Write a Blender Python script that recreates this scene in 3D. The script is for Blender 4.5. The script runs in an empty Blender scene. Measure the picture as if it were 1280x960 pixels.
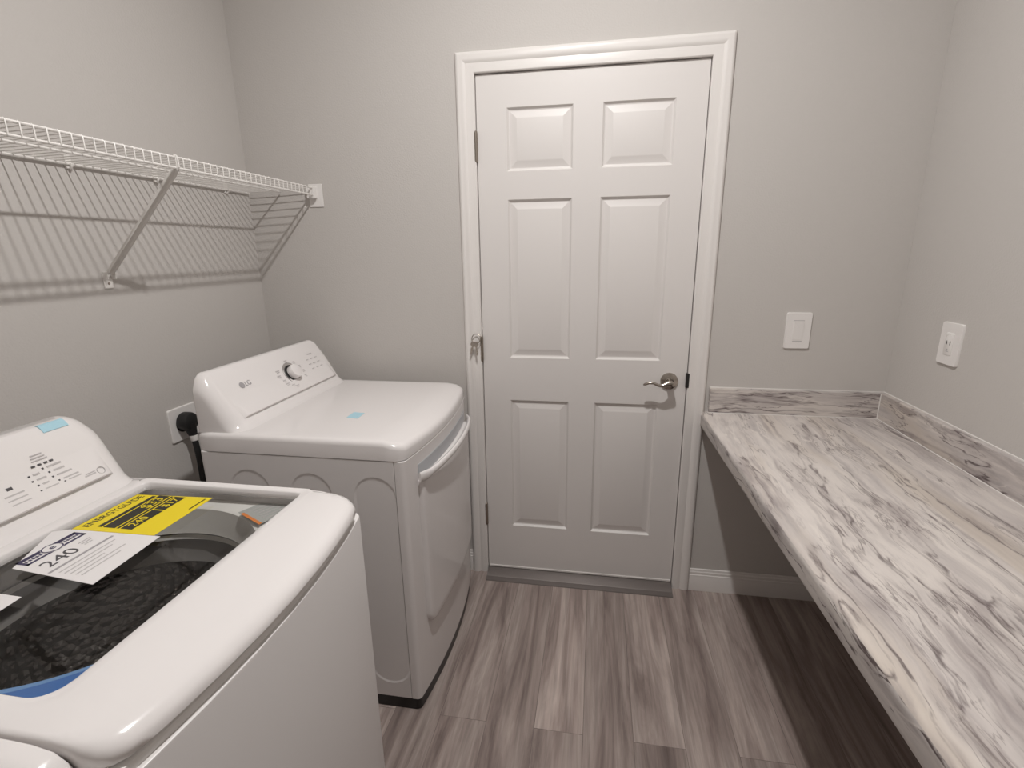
import bpy, bmesh, math, random
from mathutils import Vector, Matrix
random.seed(7)
S = bpy.context.scene
COL = S.collection
PI = math.pi

# ------------------------------------------------------------------ helpers
def bm_new(): return bmesh.new()

def obj(name, bm, mat, parent=None, smooth=True, bevel=0, seg=2, angle=35):
    bmesh.ops.recalc_face_normals(bm, faces=bm.faces)
    me = bpy.data.meshes.new(name)
    bm.to_mesh(me); bm.free()
    o = bpy.data.objects.new(name, me); COL.objects.link(o)
    if mat: me.materials.append(mat)
    if parent:
        o.parent = parent
        o.matrix_parent_inverse = parent_world(parent).inverted()
    if smooth:
        for p in me.polygons: p.use_smooth = True
        me.set_sharp_from_angle(angle=math.radians(angle))
    if bevel:
        m = o.modifiers.new('bevel', 'BEVEL'); m.width = bevel; m.segments = seg
        m.limit_method = 'ANGLE'; m.angle_limit = math.radians(40); m.harden_normals = True
    return o

def parent_world(p):
    return Matrix.Translation(p.location) if p.type == 'EMPTY' else Matrix.Identity(4)   # part meshes are built in world space

def thing(name, label, cat, loc=(0, 0, 0), group=None):
    o = bpy.data.objects.new(name, None); COL.objects.link(o)
    o.location = loc; o.empty_display_size = .05
    o['label'] = label; o['category'] = cat
    if group: o['group'] = group
    return o

def tag(o, label, cat, group=None):
    o['label'] = label; o['category'] = cat
    if group: o['group'] = group
    return o

def struct(o, label=None, cat=None):
    o['kind'] = 'structure'
    if label: o['label'] = label
    if cat: o['category'] = cat
    return o

def add_box(bm, x0, x1, y0, y1, z0, z1):
    v = [bm.verts.new((x, y, z)) for x in (x0, x1) for y in (y0, y1) for z in (z0, z1)]
    for f in ((0, 1, 3, 2), (4, 6, 7, 5), (0, 4, 5, 1), (2, 3, 7, 6), (0, 2, 6, 4), (1, 5, 7, 3)):
        bm.faces.new([v[i] for i in f])

def box(x0, x1, y0, y1, z0, z1):
    bm = bm_new(); add_box(bm, x0, x1, y0, y1, z0, z1); return bm

def add_tube(bm, pts, r, seg=10, cap=True):
    pts = [Vector(p) for p in pts]; rings = []
    n = len(pts); up = None
    for i, p in enumerate(pts):
        t = (pts[min(i + 1, n - 1)] - pts[max(i - 1, 0)]).normalized()
        if up is None:
            a = Vector((0, 0, 1)) if abs(t.z) < .9 else Vector((1, 0, 0))
            up = (a - t * a.dot(t)).normalized()
        else:
            up = (up - t * up.dot(t)).normalized()
        b = t.cross(up)
        rr = r[i] if isinstance(r, (list, tuple)) else r
        rings.append([bm.verts.new(p + (up * math.cos(k * 2 * PI / seg) + b * math.sin(k * 2 * PI / seg)) * rr) for k in range(seg)])
    for A, B in zip(rings, rings[1:]):
        for k in range(seg):
            bm.faces.new((A[k], A[(k + 1) % seg], B[(k + 1) % seg], B[k]))
    if cap:
        bm.faces.new(rings[0][::-1]); bm.faces.new(rings[-1])

def add_loft(bm, rings, cap0=True, cap1=True, closed=True):
    R = [[bm.verts.new(p) for p in r] for r in rings]
    n = len(R[0])
    for A, B in zip(R, R[1:]):
        for k in range(n if closed else n - 1):
            bm.faces.new((A[k], A[(k + 1) % n], B[(k + 1) % n], B[k]))
    if cap0: bm.faces.new(R[0][::-1])
    if cap1: bm.faces.new(R[-1])
    return R

def add_lathe(bm, prof, M=Matrix.Identity(4), seg=32, cap0=False, cap1=False):
    """prof: list of (radius, height) turned about local z."""
    add_loft(bm, [[M @ Vector((r * math.cos(k * 2 * PI / seg), r * math.sin(k * 2 * PI / seg), h)) for k in range(seg)]
                  for r, h in prof], cap0, cap1)

def fillet(poly, radii, n=6):
    """2-D polygon with its corners rounded; the point count depends only on the input size."""
    out = []; L = len(poly)
    for i in range(L):
        p = Vector(poly[i]); r = radii[i]
        if r is None: out.append(tuple(p)); continue
        a = (Vector(poly[i - 1]) - p); b = (Vector(poly[(i + 1) % L]) - p)
        la, lb = a.length, b.length; a.normalize(); b.normalize()
        ang = a.angle(b); d = min(r / math.tan(ang / 2), la * .98, lb * .98)
        r2 = d * math.tan(ang / 2)
        c = p + (a + b).normalized() * (r2 / math.sin(ang / 2))
        s = p + a * d - c; e = p + b * d - c
        a0 = math.atan2(s.y, s.x); da = math.atan2(e.y, e.x) - a0
        while da > PI: da -= 2 * PI
        while da < -PI: da += 2 * PI
        for k in range(n + 1):
            t = a0 + da * k / n
            out.append((c.x + r2 * math.cos(t), c.y + r2 * math.sin(t)))
    return out

def bow(xf, bulge, y0, y1, y):
    t = (y - y0) / (y1 - y0)
    return xf - bulge * (2 * t - 1) ** 2

def body_outline(xb, xf, bulge, y0, y1, rf, rb, n=9, nf=6):
    """plan of an appliance: straight back and sides, front bowed outwards (x up to xf), counter-clockwise."""
    poly = [(xb, y1), (xb, y0)]; rad = [rb, rb]
    for i in range(n):
        y = y0 + (y1 - y0) * i / (n - 1)
        poly.append((bow(xf, bulge, y0, y1, y), y)); rad.append(rf if i in (0, n - 1) else None)
    return fillet(poly, rad, nf)

def rrect(x0, x1, y0, y1, r, n=6):
    rr = r if isinstance(r, (list, tuple)) else [r] * 4
    return fillet([(x0, y0), (x1, y0), (x1, y1), (x0, y1)], rr, n)

def polar(poly, c, N):
    """resample a star-shaped outline by angle about c."""
    out = []; L = len(poly)
    for k in range(N):
        a = 2 * PI * k / N; d = Vector((math.cos(a), math.sin(a))); best = 0
        for i in range(L):
            p = Vector(poly[i]) - Vector(c); q = Vector(poly[(i + 1) % L]) - Vector(c)
            e = q - p; den = d.x * e.y - d.y * e.x
            if abs(den) < 1e-12: continue
            t = (p.x * e.y - p.y * e.x) / den; u = (p.x * d.y - p.y * d.x) / den
            if t > 0 and -1e-6 <= u <= 1 + 1e-6: best = max(best, t)
        out.append((c[0] + d.x * best, c[1] + d.y * best))
    return out

def lift(poly, z): return [Vector((x, y, z)) for x, y in poly]

def text(name, s, size, M, mat, parent=None, depth=.0003, align='LEFT', squash=1.0):
    cu = bpy.data.curves.new(name, 'FONT'); cu.body = s; cu.size = size; cu.extrude = depth
    cu.align_x = align; cu.align_y = 'CENTER'
    t = bpy.data.objects.new(name + '_tmp', cu); COL.objects.link(t)
    bpy.context.view_layer.update()
    me = bpy.data.meshes.new_from_object(t.evaluated_get(bpy.context.evaluated_depsgraph_get()))
    bpy.data.objects.remove(t); bpy.data.curves.remove(cu)
    me.transform(M @ Matrix.Diagonal((squash, 1, 1, 1)))
    o = bpy.data.objects.new(name, me); COL.objects.link(o)
    me.materials.clear(); me.materials.append(mat)
    if parent:
        o.parent = parent; o.matrix_parent_inverse = parent_world(parent).inverted()
    return o

def frame(o, right, up):
    r = Vector(right).normalized(); u = Vector(up).normalized(); n = r.cross(u)
    M = Matrix((r, u, n)).transposed().to_4x4(); M.translation = Vector(o); return M

def add_decal(bm, M, x0, x1, y0, y1, h=.0004):
    """thin printed rectangle in the frame M."""
    b0 = len(bm.verts)
    add_box(bm, x0, x1, y0, y1, 0, h)
    bm.verts.ensure_lookup_table()
    for v in bm.verts[b0:]: v.co = M @ v.co

# ------------------------------------------------------------------ materials
def mat(name, col, rough=.5, metal=0, spec=.5, coat=0, bump=None, emit=None):
    m = bpy.data.materials.new(name); m.use_nodes = True
    nt = m.node_tree; b = nt.nodes['Principled BSDF']
    b.inputs['Base Color'].default_value = (*col, 1)
    b.inputs['Roughness'].default_value = rough; b.inputs['Metallic'].default_value = metal
    b.inputs['Specular IOR Level'].default_value = spec
    if coat: b.inputs['Coat Weight'].default_value = coat; b.inputs['Coat Roughness'].default_value = .05
    tc = nt.nodes.new('ShaderNodeTexCoord')
    n = nt.nodes.new('ShaderNodeTexNoise'); nt.links.new(tc.outputs['Object'], n.inputs['Vector'])
    if bump:
        n.inputs['Scale'].default_value = bump[0]; n.inputs['Detail'].default_value = 3
        bp = nt.nodes.new('ShaderNodeBump'); bp.inputs['Strength'].default_value = bump[1]
        bp.inputs['Distance'].default_value = bump[2]
        nt.links.new(n.outputs['Fac'], bp.inputs['Height']); nt.links.new(bp.outputs['Normal'], b.inputs['Normal'])
    else:
        n.inputs['Scale'].default_value = 14
        r = nt.nodes.new('ShaderNodeMapRange'); r.inputs['To Min'].default_value = max(0, rough - .02)
        r.inputs['To Max'].default_value = min(1, rough + .02)
        nt.links.new(n.outputs['Fac'], r.inputs['Value']); nt.links.new(r.outputs['Result'], b.inputs['Roughness'])
    if emit:
        b.inputs['Emission Color'].default_value = (*emit[0], 1); b.inputs['Emission Strength'].default_value = emit[1]
    return m

def srgb(r, g, b):
    f = lambda c: (c / 255 / 12.92) if c / 255 <= .04045 else ((c / 255 + .055) / 1.055) ** 2.4
    return (f(r), f(g), f(b))

M_WALL = mat('greige_wall_paint', (.575, .545, .520), .75, spec=.25, bump=(170, .22, .004))
M_CEIL = mat('ceiling_paint', (.86, .85, .83), .9, spec=.2, bump=(90, .3, .004))
M_TRIM = mat('white_semi_gloss_trim', (.78, .745, .72), .38, spec=.45)
M_DOOR = mat('white_door_paint', (.74, .705, .685), .42, spec=.4)
M_ENAMEL = mat('white_appliance_enamel', (.78, .745, .735), .16, spec=.5)
M_PLASTIC = mat('white_gloss_plastic', (.80, .765, .755), .13, spec=.5, coat=.3)
M_SIDE = mat('white_cabinet_steel', (.74, .71, .70), .3, spec=.5)
M_BLACK = mat('black_plastic', (.012, .011, .011), .35)
M_RUBBER = mat('black_rubber', (.012, .012, .012), .5)
M_NICKEL = mat('satin_nickel', (.42, .38, .34), .25, metal=1)
M_NICKEL_D = mat('aged_nickel', (.34, .30, .26), .38, metal=1)
M_WIRE = mat('white_vinyl_coated_wire', (.80, .77, .74), .4)
M_PLATE = mat('white_cover_plate', (.82, .79, .77), .3)
M_SLOT = mat('dark_slot', (.05, .045, .045), .6)
M_INK = mat('dark_grey_print', (.07, .065, .07), .5)
M_INK2 = mat('grey_print', (.36, .34, .35), .5)
M_INK3 = mat('pale_grey_print', (.52, .49, .49), .5)
M_NAVY = mat('navy_print', (.045, .035, .09), .5)
M_YELLOW = mat('yellow_label_paper', (.80, .62, .012), .5)
M_BLK_INK = mat('black_print', (.022, .02, .012), .5)
M_PAPER = mat('white_label_paper', (.78, .75, .745), .5)
M_ORANGE = mat('orange_print', (.75, .22, .03), .5)
M_GREYLBL = mat('grey_label', (.42, .43, .42), .5)
M_TAPE = mat('pale_blue_tape', (.42, .66, .76), .35)
M_BLUE1 = mat('light_blue_rim', (.22, .42, .78), .25)
M_BLUE2 = mat('deep_blue_rim', (.045, .16, .46), .3)
M_FILM = mat('bluish_clear_film', (.50, .515, .54), .15)
M_TUB = mat('white_tub_cover_plastic', (.84, .82, .80), .25)
M_TUBD = mat('grey_balance_ring', (.20, .19, .185), .3)
M_CAULK = mat('white_caulk', (.80, .77, .74), .5)
M_THRESH = mat('grey_metal_threshold', (.215, .19, .18), .3, metal=.5)
M_KNOBRING = mat('chrome_knob_ring', (.62, .60, .59), .2, metal=.8)
M_LAMP = mat('lamp_diffuser', (.9, .88, .85), .4, emit=((1.0, .985, .965), 2650.0))

def steel_drum():
    m = mat('dimpled_steel_drum', (.26, .235, .22), .15, metal=1)
    nt = m.node_tree; b = nt.nodes['Principled BSDF']
    tc = nt.nodes.new('ShaderNodeTexCoord')
    v = nt.nodes.new('ShaderNodeTexVoronoi'); v.inputs['Scale'].default_value = 60
    bp = nt.nodes.new('ShaderNodeBump'); bp.inputs['Strength'].default_value = .9; bp.inputs['Distance'].default_value = .004
    nt.links.new(tc.outputs['Object'], v.inputs['Vector']); nt.links.new(v.outputs['Distance'], bp.inputs['Height'])
    nt.links.new(bp.outputs['Normal'], b.inputs['Normal'])
    return m
M_DRUM = steel_drum()

def glass_pane():
    m = bpy.data.materials.new('lid_glass'); m.use_nodes = True; nt = m.node_tree
    for n in list(nt.nodes): nt.nodes.remove(n)
    out = nt.nodes.new('ShaderNodeOutputMaterial'); mix = nt.nodes.new('ShaderNodeMixShader')
    tr = nt.nodes.new('ShaderNodeBsdfTransparent'); tr.inputs['Color'].default_value = (.95, .95, .945, 1)
    gl = nt.nodes.new('ShaderNodeBsdfGlossy'); gl.inputs['Roughness'].default_value = .015
    fr = nt.nodes.new('ShaderNodeFresnel'); fr.inputs['IOR'].default_value = 1.45
    ge = nt.nodes.new('ShaderNodeNewGeometry'); inv = nt.nodes.new('ShaderNodeMath'); inv.operation = 'SUBTRACT'; inv.inputs[0].default_value = 1
    mu = nt.nodes.new('ShaderNodeMath'); mu.operation = 'MULTIPLY'
    nt.links.new(ge.outputs['Backfacing'], inv.inputs[1]); nt.links.new(fr.outputs[0], mu.inputs[0]); nt.links.new(inv.outputs[0], mu.inputs[1])
    nt.links.new(mu.outputs[0], mix.inputs[0]); nt.links.new(tr.outputs[0], mix.inputs[1]); nt.links.new(gl.outputs[0], mix.inputs[2])
    nt.links.new(mix.outputs[0], out.inputs['Surface'])
    return m
M_GLASS = glass_pane()

def floor_mat():
    m = bpy.data.materials.new('wood_look_vinyl_planks'); m.use_nodes = True; nt = m.node_tree; L = nt.links
    b = nt.nodes['Principled BSDF']; N = nt.nodes.new
    tc = N('ShaderNodeTexCoord')
    mp = N('ShaderNodeMapping'); mp.inputs['Rotation'].default_value = (0, 0, PI / 2); L.new(tc.outputs['Object'], mp.inputs['Vector'])
    br = N('ShaderNodeTexBrick'); br.offset = .37; br.offset_frequency = 2
    for k, v in (('Scale', 1), ('Brick Width', 1.22), ('Row Height', .152), ('Mortar Size', .0009), ('Mortar Smooth', .3), ('Bias', 0)):
        br.inputs[k].default_value = v
    br.inputs['Color1'].default_value = (0, 0, 0, 1); br.inputs['Color2'].default_value = (1, 1, 1, 1); br.inputs['Mortar'].default_value = (.5, .5, .5, 1)
    L.new(mp.outputs['Vector'], br.inputs['Vector'])
    # every plank gets its own slice of grain
    sep = N('ShaderNodeSeparateColor'); L.new(br.outputs['Color'], sep.inputs[0])
    off = N('ShaderNodeCombineXYZ'); mul = N('ShaderNodeMath'); mul.operation = 'MULTIPLY'; mul.inputs[1].default_value = 37
    L.new(sep.outputs[0], mul.inputs[0]); L.new(mul.outputs[0], off.inputs['Z']); L.new(mul.outputs[0], off.inputs['Y'])
    add = N('ShaderNodeVectorMath'); add.operation = 'ADD'; L.new(tc.outputs['Object'], add.inputs[0]); L.new(off.outputs[0], add.inputs[1])
    def grain(sx, sy, det, dist):
        q = N('ShaderNodeMapping'); q.inputs['Scale'].default_value = (sx, sy, 1); L.new(add.outputs[0], q.inputs['Vector'])
        n = N('ShaderNodeTexNoise'); n.inputs['Scale'].default_value = 1; n.inputs['Detail'].default_value = det
        n.inputs['Roughness'].default_value = .62; n.inputs['Distortion'].default_value = dist
        L.new(q.outputs[0], n.inputs['Vector']); return n
    g1 = grain(14, 1.3, 5, 1.2); g2 = grain(75, 3.2, 4, .4); g3 = grain(4, .8, 2, .5)
    r = N('ShaderNodeValToRGB'); e = r.color_ramp.elements
    e[0].position = .28; e[0].color = (*srgb(116, 101, 97), 1); e[1].position = .72; e[1].color = (*srgb(192, 178, 171), 1)
    e2 = e.new(.47); e2.color = (*srgb(157, 142, 136), 1)
    L.new(g1.outputs['Fac'], r.inputs[0])
    r2 = N('ShaderNodeMapRange'); r2.inputs['From Min'].default_value = .35; r2.inputs['From Max'].default_value = .62
    r2.inputs['To Min'].default_value = .80; r2.inputs['To Max'].default_value = 1.06; L.new(g2.outputs['Fac'], r2.inputs['Value'])
    r3 = N('ShaderNodeMapRange'); r3.inputs['To Min'].default_value = .75; r3.inputs['To Max'].default_value = 1.25; L.new(g3.outputs['Fac'], r3.inputs['Value'])
    r4 = N('ShaderNodeMapRange'); r4.inputs['To Min'].default_value = .88; r4.inputs['To Max'].default_value = 1.12; L.new(sep.outputs[0], r4.inputs['Value'])
    m1 = N('ShaderNodeMath'); m1.operation = 'MULTIPLY'; L.new(r2.outputs[0], m1.inputs[0]); L.new(r3.outputs[0], m1.inputs[1])
    m2 = N('ShaderNodeMath'); m2.operation = 'MULTIPLY'; L.new(m1.outputs[0], m2.inputs[0]); L.new(r4.outputs[0], m2.inputs[1])
    mr = N('ShaderNodeMapRange'); mr.inputs['To Min'].default_value = 1; mr.inputs['To Max'].default_value = .55; L.new(br.outputs['Fac'], mr.inputs['Value'])
    m3 = N('ShaderNodeMath'); m3.operation = 'MULTIPLY'; L.new(m2.outputs[0], m3.inputs[0]); L.new(mr.outputs[0], m3.inputs[1])
    vs = N('ShaderNodeVectorMath'); vs.operation = 'SCALE'; L.new(r.outputs[0], vs.inputs[0]); L.new(m3.outputs[0], vs.inputs['Scale'])
    L.new(vs.outputs[0], b.inputs['Base Color'])
    b.inputs['Roughness'].default_value = .48; b.inputs['Specular IOR Level'].default_value = .35
    bp = N('ShaderNodeBump'); bp.inputs['Strength'].default_value = .15; bp.inputs['Distance'].default_value = .002
    L.new(g2.outputs['Fac'], bp.inputs['Height']); L.new(bp.outputs['Normal'], b.inputs['Normal'])
    return m
M_FLOOR = floor_mat()

def marble(name, scale, base=1.0, seed=0.0, dark=1.0):
    """veined laminate: streaks run along the axis with the small scale."""
    m = bpy.data.materials.new(name); m.use_nodes = True; nt = m.node_tree; L = nt.links
    b = nt.nodes['Principled BSDF']; N = nt.nodes.new
    tc = N('ShaderNodeTexCoord')
    # gentle meander of the whole pattern
    w = N('ShaderNodeTexNoise'); w.inputs['Scale'].default_value = 2.0; w.inputs['Detail'].default_value = 4; L.new(tc.outputs['Object'], w.inputs['Vector'])
    ws = N('ShaderNodeVectorMath'); ws.operation = 'SCALE'; ws.inputs['Scale'].default_value = .11; L.new(w.outputs['Color'], ws.inputs[0])
    wa = N('ShaderNodeVectorMath'); wa.operation = 'ADD'; L.new(tc.outputs['Object'], wa.inputs[0]); L.new(ws.outputs[0], wa.inputs[1])
    def noise(k, det, rough, dist, dz=0.0, stretch=True):
        q = N('ShaderNodeMapping'); q.inputs['Scale'].default_value = scale if stretch else (1, 1, 1)
        q.inputs['Location'].default_value = (seed + dz, seed * .7 + dz, dz)
        L.new(wa.outputs[0], q.inputs['Vector'])
        n = N('ShaderNodeTexNoise'); n.inputs['Scale'].default_value = k; n.inputs['Detail'].default_value = det
        n.inputs['Roughness'].default_value = rough; n.inputs['Distortion'].default_value = dist
        L.new(q.outputs[0], n.inputs['Vector']); return n
    def ramp(src, stops):
        r = N('ShaderNodeValToRGB'); e = r.color_ramp.elements
        e[0].position, e[0].color = stops[0][0], (*stops[0][1], 1); e[1].position, e[1].color = stops[-1][0], (*stops[-1][1], 1)
        for p, c in stops[1:-1]: x = e.new(p); x.color = (*c, 1)
        L.new(src, r.inputs[0]); return r
    def ridge(src, width):
        a = N('ShaderNodeMath'); a.operation = 'SUBTRACT'; a.inputs[1].default_value = .5; L.new(src, a.inputs[0])
        c = N('ShaderNodeMath'); c.operation = 'ABSOLUTE'; L.new(a.outputs[0], c.inputs[0])
        d = N('ShaderNodeMapRange'); d.inputs['From Min'].default_value = 0; d.inputs['From Max'].default_value = width
        d.inputs['To Min'].default_value = 1; d.inputs['To Max'].default_value = 0; L.new(c.outputs[0], d.inputs['Value']); return d.outputs[0]
    def mask(src, a, c):
        d = N('ShaderNodeMapRange'); d.inputs['From Min'].default_value = a; d.inputs['From Max'].default_value = c; L.new(src, d.inputs['Value']); return d.outputs[0]
    def mulv(*s):
        o = s[0]
        for t in s[1:]:
            x = N('ShaderNodeMath'); x.operation = 'MULTIPLY'; x.use_clamp = True; L.new(o, x.inputs[0])
            if isinstance(t, float): x.inputs[1].default_value = t
            else: L.new(t, x.inputs[1])
            o = x.outputs[0]
        return o
    def mix(fac, a, c):
        x = N('ShaderNodeMix'); x.data_type = 'RGBA'; L.new(fac, x.inputs[0]); L.new(a, x.inputs[6])
        if isinstance(c, tuple): x.inputs[7].default_value = (*c, 1)
        else: L.new(c, x.inputs[7])
        return x.outputs[2]
    k = base
    sc = lambda r, g, bb: tuple(v * k for v in srgb(r, g, bb))
    n1 = noise(1.0, 6, .62, .15); n2 = noise(1.8, 6, .62, .2, 3.1); n3 = noise(1.1, 4, .55, .25, 7.7)
    n4 = noise(4.6, 6, .70, .2, 11.3); n5 = noise(4.2, 3, .5, 0, 5.0, False); n6 = noise(.85, 4, .55, .15, 17.0); n7 = noise(1.5, 4, .55, .3, 23.0)
    base_c = ramp(n1.outputs['Fac'], [(.30, sc(192, 185, 183)), (.43, sc(213, 205, 201)), (.56, sc(229, 221, 215)), (.70, sc(204, 196, 193))]).outputs[0]
    c = mix(mulv(mask(n2.outputs['Fac'], .50, .68), .55), base_c, sc(168, 160, 160))
    c = mix(mulv(mask(n6.outputs['Fac'], .53, .66), .55), c, sc(205, 192, 178))
    c = mix(mulv(mask(n4.outputs['Fac'], .50, .72), .50), c, sc(154, 146, 147))
    c = mix(mulv(ridge(n3.outputs['Fac'], .050), mask(n5.outputs['Fac'], .42, .62), .50 * dark), c, sc(134, 121, 122))
    c = mix(mulv(ridge(n7.outputs['Fac'], .020), mask(n4.outputs['Fac'], .40, .56), .85 * dark), c, sc(100, 87, 87))
    c = mix(mulv(ridge(n2.outputs['Fac'], .013), mask(n5.outputs['Fac'], .46, .62), .7 * dark), c, sc(106, 93, 93))
    c = mix(mulv(ridge(n6.outputs['Fac'], .012), mask(n2.outputs['Fac'], .42, .6), .7), c, sc(242, 234, 227))
    L.new(c, b.inputs['Base Color'])
    b.inputs['Roughness'].default_value = .3; b.inputs['Specular IOR Level'].default_value = .4
    return m
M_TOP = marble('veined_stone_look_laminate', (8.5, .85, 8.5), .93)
M_FRONT = marble('veined_laminate_front_edge_shaded', (6.0, 1.7, 15.0), .74, 2.0, 2.0)  # stronger veins; base darkened to paint in the edge's shade
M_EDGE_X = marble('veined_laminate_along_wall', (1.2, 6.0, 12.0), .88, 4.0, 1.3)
M_EDGE_Y = marble('veined_laminate_upstand', (6.0, 1.5, 11.0), .88, 9.0, 1.3)

# ------------------------------------------------------------------ room shell
XL, XR, YB, YF, ZC = -.975, 1.5295, 0.0, -2.75, 2.82
DW, DZ0, DZ1 = .818, .032, 2.065           # door slab width, bottom, top
struct(obj('floor', box(XL - .12, XR + .12, YF - .12, .15, -.08, 0), M_FLOOR, smooth=False))
struct(obj('ceiling', box(XL - .12, XR + .12, YF - .12, .15, ZC, ZC + .08), M_CEIL, smooth=False))
struct(obj('wall_left', box(XL - .12, XL, YF - .12, .15, 0, ZC), M_WALL, smooth=False))
struct(obj('wall_right', box(XR, XR + .12, YF - .12, .15, 0, ZC), M_WALL, smooth=False))
struct(obj('wall_front', box(XL, XR, YF - .12, YF, 0, ZC), M_WALL, smooth=False))
bm = bm_new()
add_box(bm, XL, -.02, 0, .12, 0, ZC); add_box(bm, DW + .02, XR, 0, .12, 0, ZC); add_box(bm, -.02, DW + .02, 0, .12, DZ1 + .02, ZC)
struct(obj('wall_back', bm, M_WALL, smooth=False))

# door casing: moulded profile carried round the opening with mitred corners
prof = [(0, 0), (0, .010), (.003, .0125), (.020, .014), (.028, .0125), (.033, .011), (.037, .0135), (.046, .0175), (.058, .0185), (.064, .0165), (.068, .0135), (.070, .010), (.070, 0)]
rev = -.003
def casing():
    bm = bm_new(); rings = []
    for corner in range(4):
        r = []
        for u, h in prof:
            x0, x1, zt = rev - .001 - u + .001, DW - rev + u, DZ1 - rev + u
            x0 = rev - u
            p = [(x0, 0), (x0, zt), (x1, zt), (x1, 0)][corner]
            r.append(Vector((p[0], -h, p[1])))
        rings.append(r)
    add_loft(bm, rings, True, True, True)
    return bm
struct(obj('trim_1', casing(), M_TRIM, angle=25), 'white moulded casing around the six-panel door', 'door casing')
# jamb lining with stop
bm = bm_new()
add_box(bm, -.02, -.003, .0, .12, 0, DZ1 + .02); add_box(bm, DW + .003, DW + .02, .0, .12, 0, DZ1 + .02)
add_box(bm, -.003, DW + .003, .0, .12, DZ1 + .003, DZ1 + .02)
add_box(bm, -.003, .009, .040, .055, 0, DZ1 + .003); add_box(bm, DW - .009, DW + .003, .040, .055, 0, DZ1 + .003)
add_box(bm, .009, DW - .009, .040, .055, DZ1 - .009, DZ1 + .003)
add_box(bm, -.02, DW + .02, .115, .13, 0, DZ1 + .02)
struct(obj('trim_2', bm, M_TRIM, smooth=False), 'white jamb lining with door stop inside the casing', 'door jamb')

# baseboards
def baseboard(a, b, name, nrm, h=.102):
    """a, b: floor points on the wall; nrm: into the room."""
    pr = [(0, 0), (.0135, 0), (.0135, h * .60), (.0115, h * .66), (.0115, h * .73), (.0085, h * .76), (.0085, h * .86), (.006, h * .90), (.005, h * .98), (.002, h), (0, h)]
    bm = bm_new()
    add_loft(bm, [[Vector((p[0] + nrm[0] * d, p[1] + nrm[1] * d, z)) for d, z in pr] for p in (a, b)])
    return struct(obj(name, bm, M_TRIM, angle=20))
baseboard((DW + .0735, 0), (XR, 0), 'baseboard_back', (0, -1))
baseboard((XL, 0), (-.0735, 0), 'baseboard_back.001', (0, -1))
baseboard((XL, YF), (XL, -.0136), 'baseboard_left', (1, 0))
baseboard((XR, YF), (XR, -.0136), 'baseboard_right', (-1, 0))

# threshold strip in front of the door
bm = bm_new()
pr = [(-.078, 0), (-.076, .004), (-.060, .007), (-.052, .0075), (-.046, .011), (-.010, .022), (.010, .024), (.036, .024), (.036, 0)]
add_loft(bm, [[Vector((x, y, z)) for y, z in pr] for x in (-.001, DW + .001)])
struct(obj('trim_3', bm, M_THRESH, angle=20), 'grey metal threshold strip on the floor below the door', 'threshold')

# ------------------------------------------------------------------ the six-panel door
door = bpy.data.objects.new('door_1', None); COL.objects.link(door); door.location = (0, 0, 0)
struct(door, 'white six-panel interior door with nickel lever', 'door')
XS = [(.113, .357), (.462, .713)]
ZS = [(.243, .836), (1.018, 1.634), (1.735, 1.952)]
def door_slab():
    bm = bm_new(); y0, y1 = .001, .036
    xs = sorted({0, DW, *[v for p in XS for v in p]}); zs = sorted({DZ0, DZ1, *[v for p in ZS for v in p]})
    V = {(i, j): bm.verts.new((x, y0, z)) for i, x in enumerate(xs) for j, z in enumerate(zs)}
    for i in range(len(xs) - 1):
        for j in range(len(zs) - 1):
            q = [V[i, j], V[i + 1, j], V[i + 1, j + 1], V[i, j + 1]]
            if (xs[i], xs[i + 1]) in XS and (zs[j], zs[j + 1]) in ZS:
                a, b_, c, d = xs[i], xs[i + 1], zs[j], zs[j + 1]
                ring = q
                for ins, dep in ((.003, .0035), (.007, .0085), (.011, .0095), (.015, .0088), (.034, .0030), (.038, .0022)):
                    nr = [bm.verts.new(p) for p in ((a + ins, y0 + dep, c + ins), (b_ - ins, y0 + dep, c + ins), (b_ - ins, y0 + dep, d - ins), (a + ins, y0 + dep, d - ins))]
                    for k in range(4): bm.faces.new((ring[k], ring[(k + 1) % 4], nr[(k + 1) % 4], nr[k]))
                    ring = nr
                bm.faces.new(ring)
            else:
                bm.faces.new(q)
    w = [bm.verts.new(p) for p in ((0, y1, DZ0), (DW, y1, DZ0), (DW, y1, DZ1), (0, y1, DZ1))]
    bm.faces.new(w)
    nx, nz = len(xs) - 1, len(zs) - 1
    bm.faces.new([V[i, 0] for i in range(nx + 1)] + [w[1], w[0]])
    bm.faces.new([V[i, nz] for i in range(nx + 1)] + [w[2], w[3]])
    bm.faces.new([V[0, j] for j in range(nz + 1)] + [w[3], w[0]])
    bm.faces.new([V[nx, j] for j in range(nz + 1)] + [w[2], w[1]])
    return bm
obj('slab', door_slab(), M_DOOR, door, angle=12)
obj('door_sweep', box(.001, DW - .001, -.003, .004, .0245, .033), M_TRIM, door, bevel=.0015)['label'] = 'white sealing strip along the bottom of the door'
def hinge(zc, h=.098, m=M_NICKEL_D):
    bm = bm_new()
    zs = [zc - h / 2 + h * k / 5 for k in range(6)]
    for k in range(5):
        add_tube(bm, [(-.0035, -.0075, zs[k] + .0006), (-.0035, -.0075, zs[k + 1] - .0006)], .0072, 14)
    add_tube(bm, [(-.0035, -.0075, zs[0] - .006), (-.0035, -.0075, zs[0] - .003), (-.0035, -.0075, zs[5] + .003), (-.0035, -.0075, zs[5] + .007)], [.003, .0062, .0062, .003], 12)
    add_box(bm, -.0028, -.0008, -.006, .03, zc - h / 2, zc + h / 2)
    return obj('hinge', bm, m, door)
hinge(1.823); hinge(1.055); hinge(.298)
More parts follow.
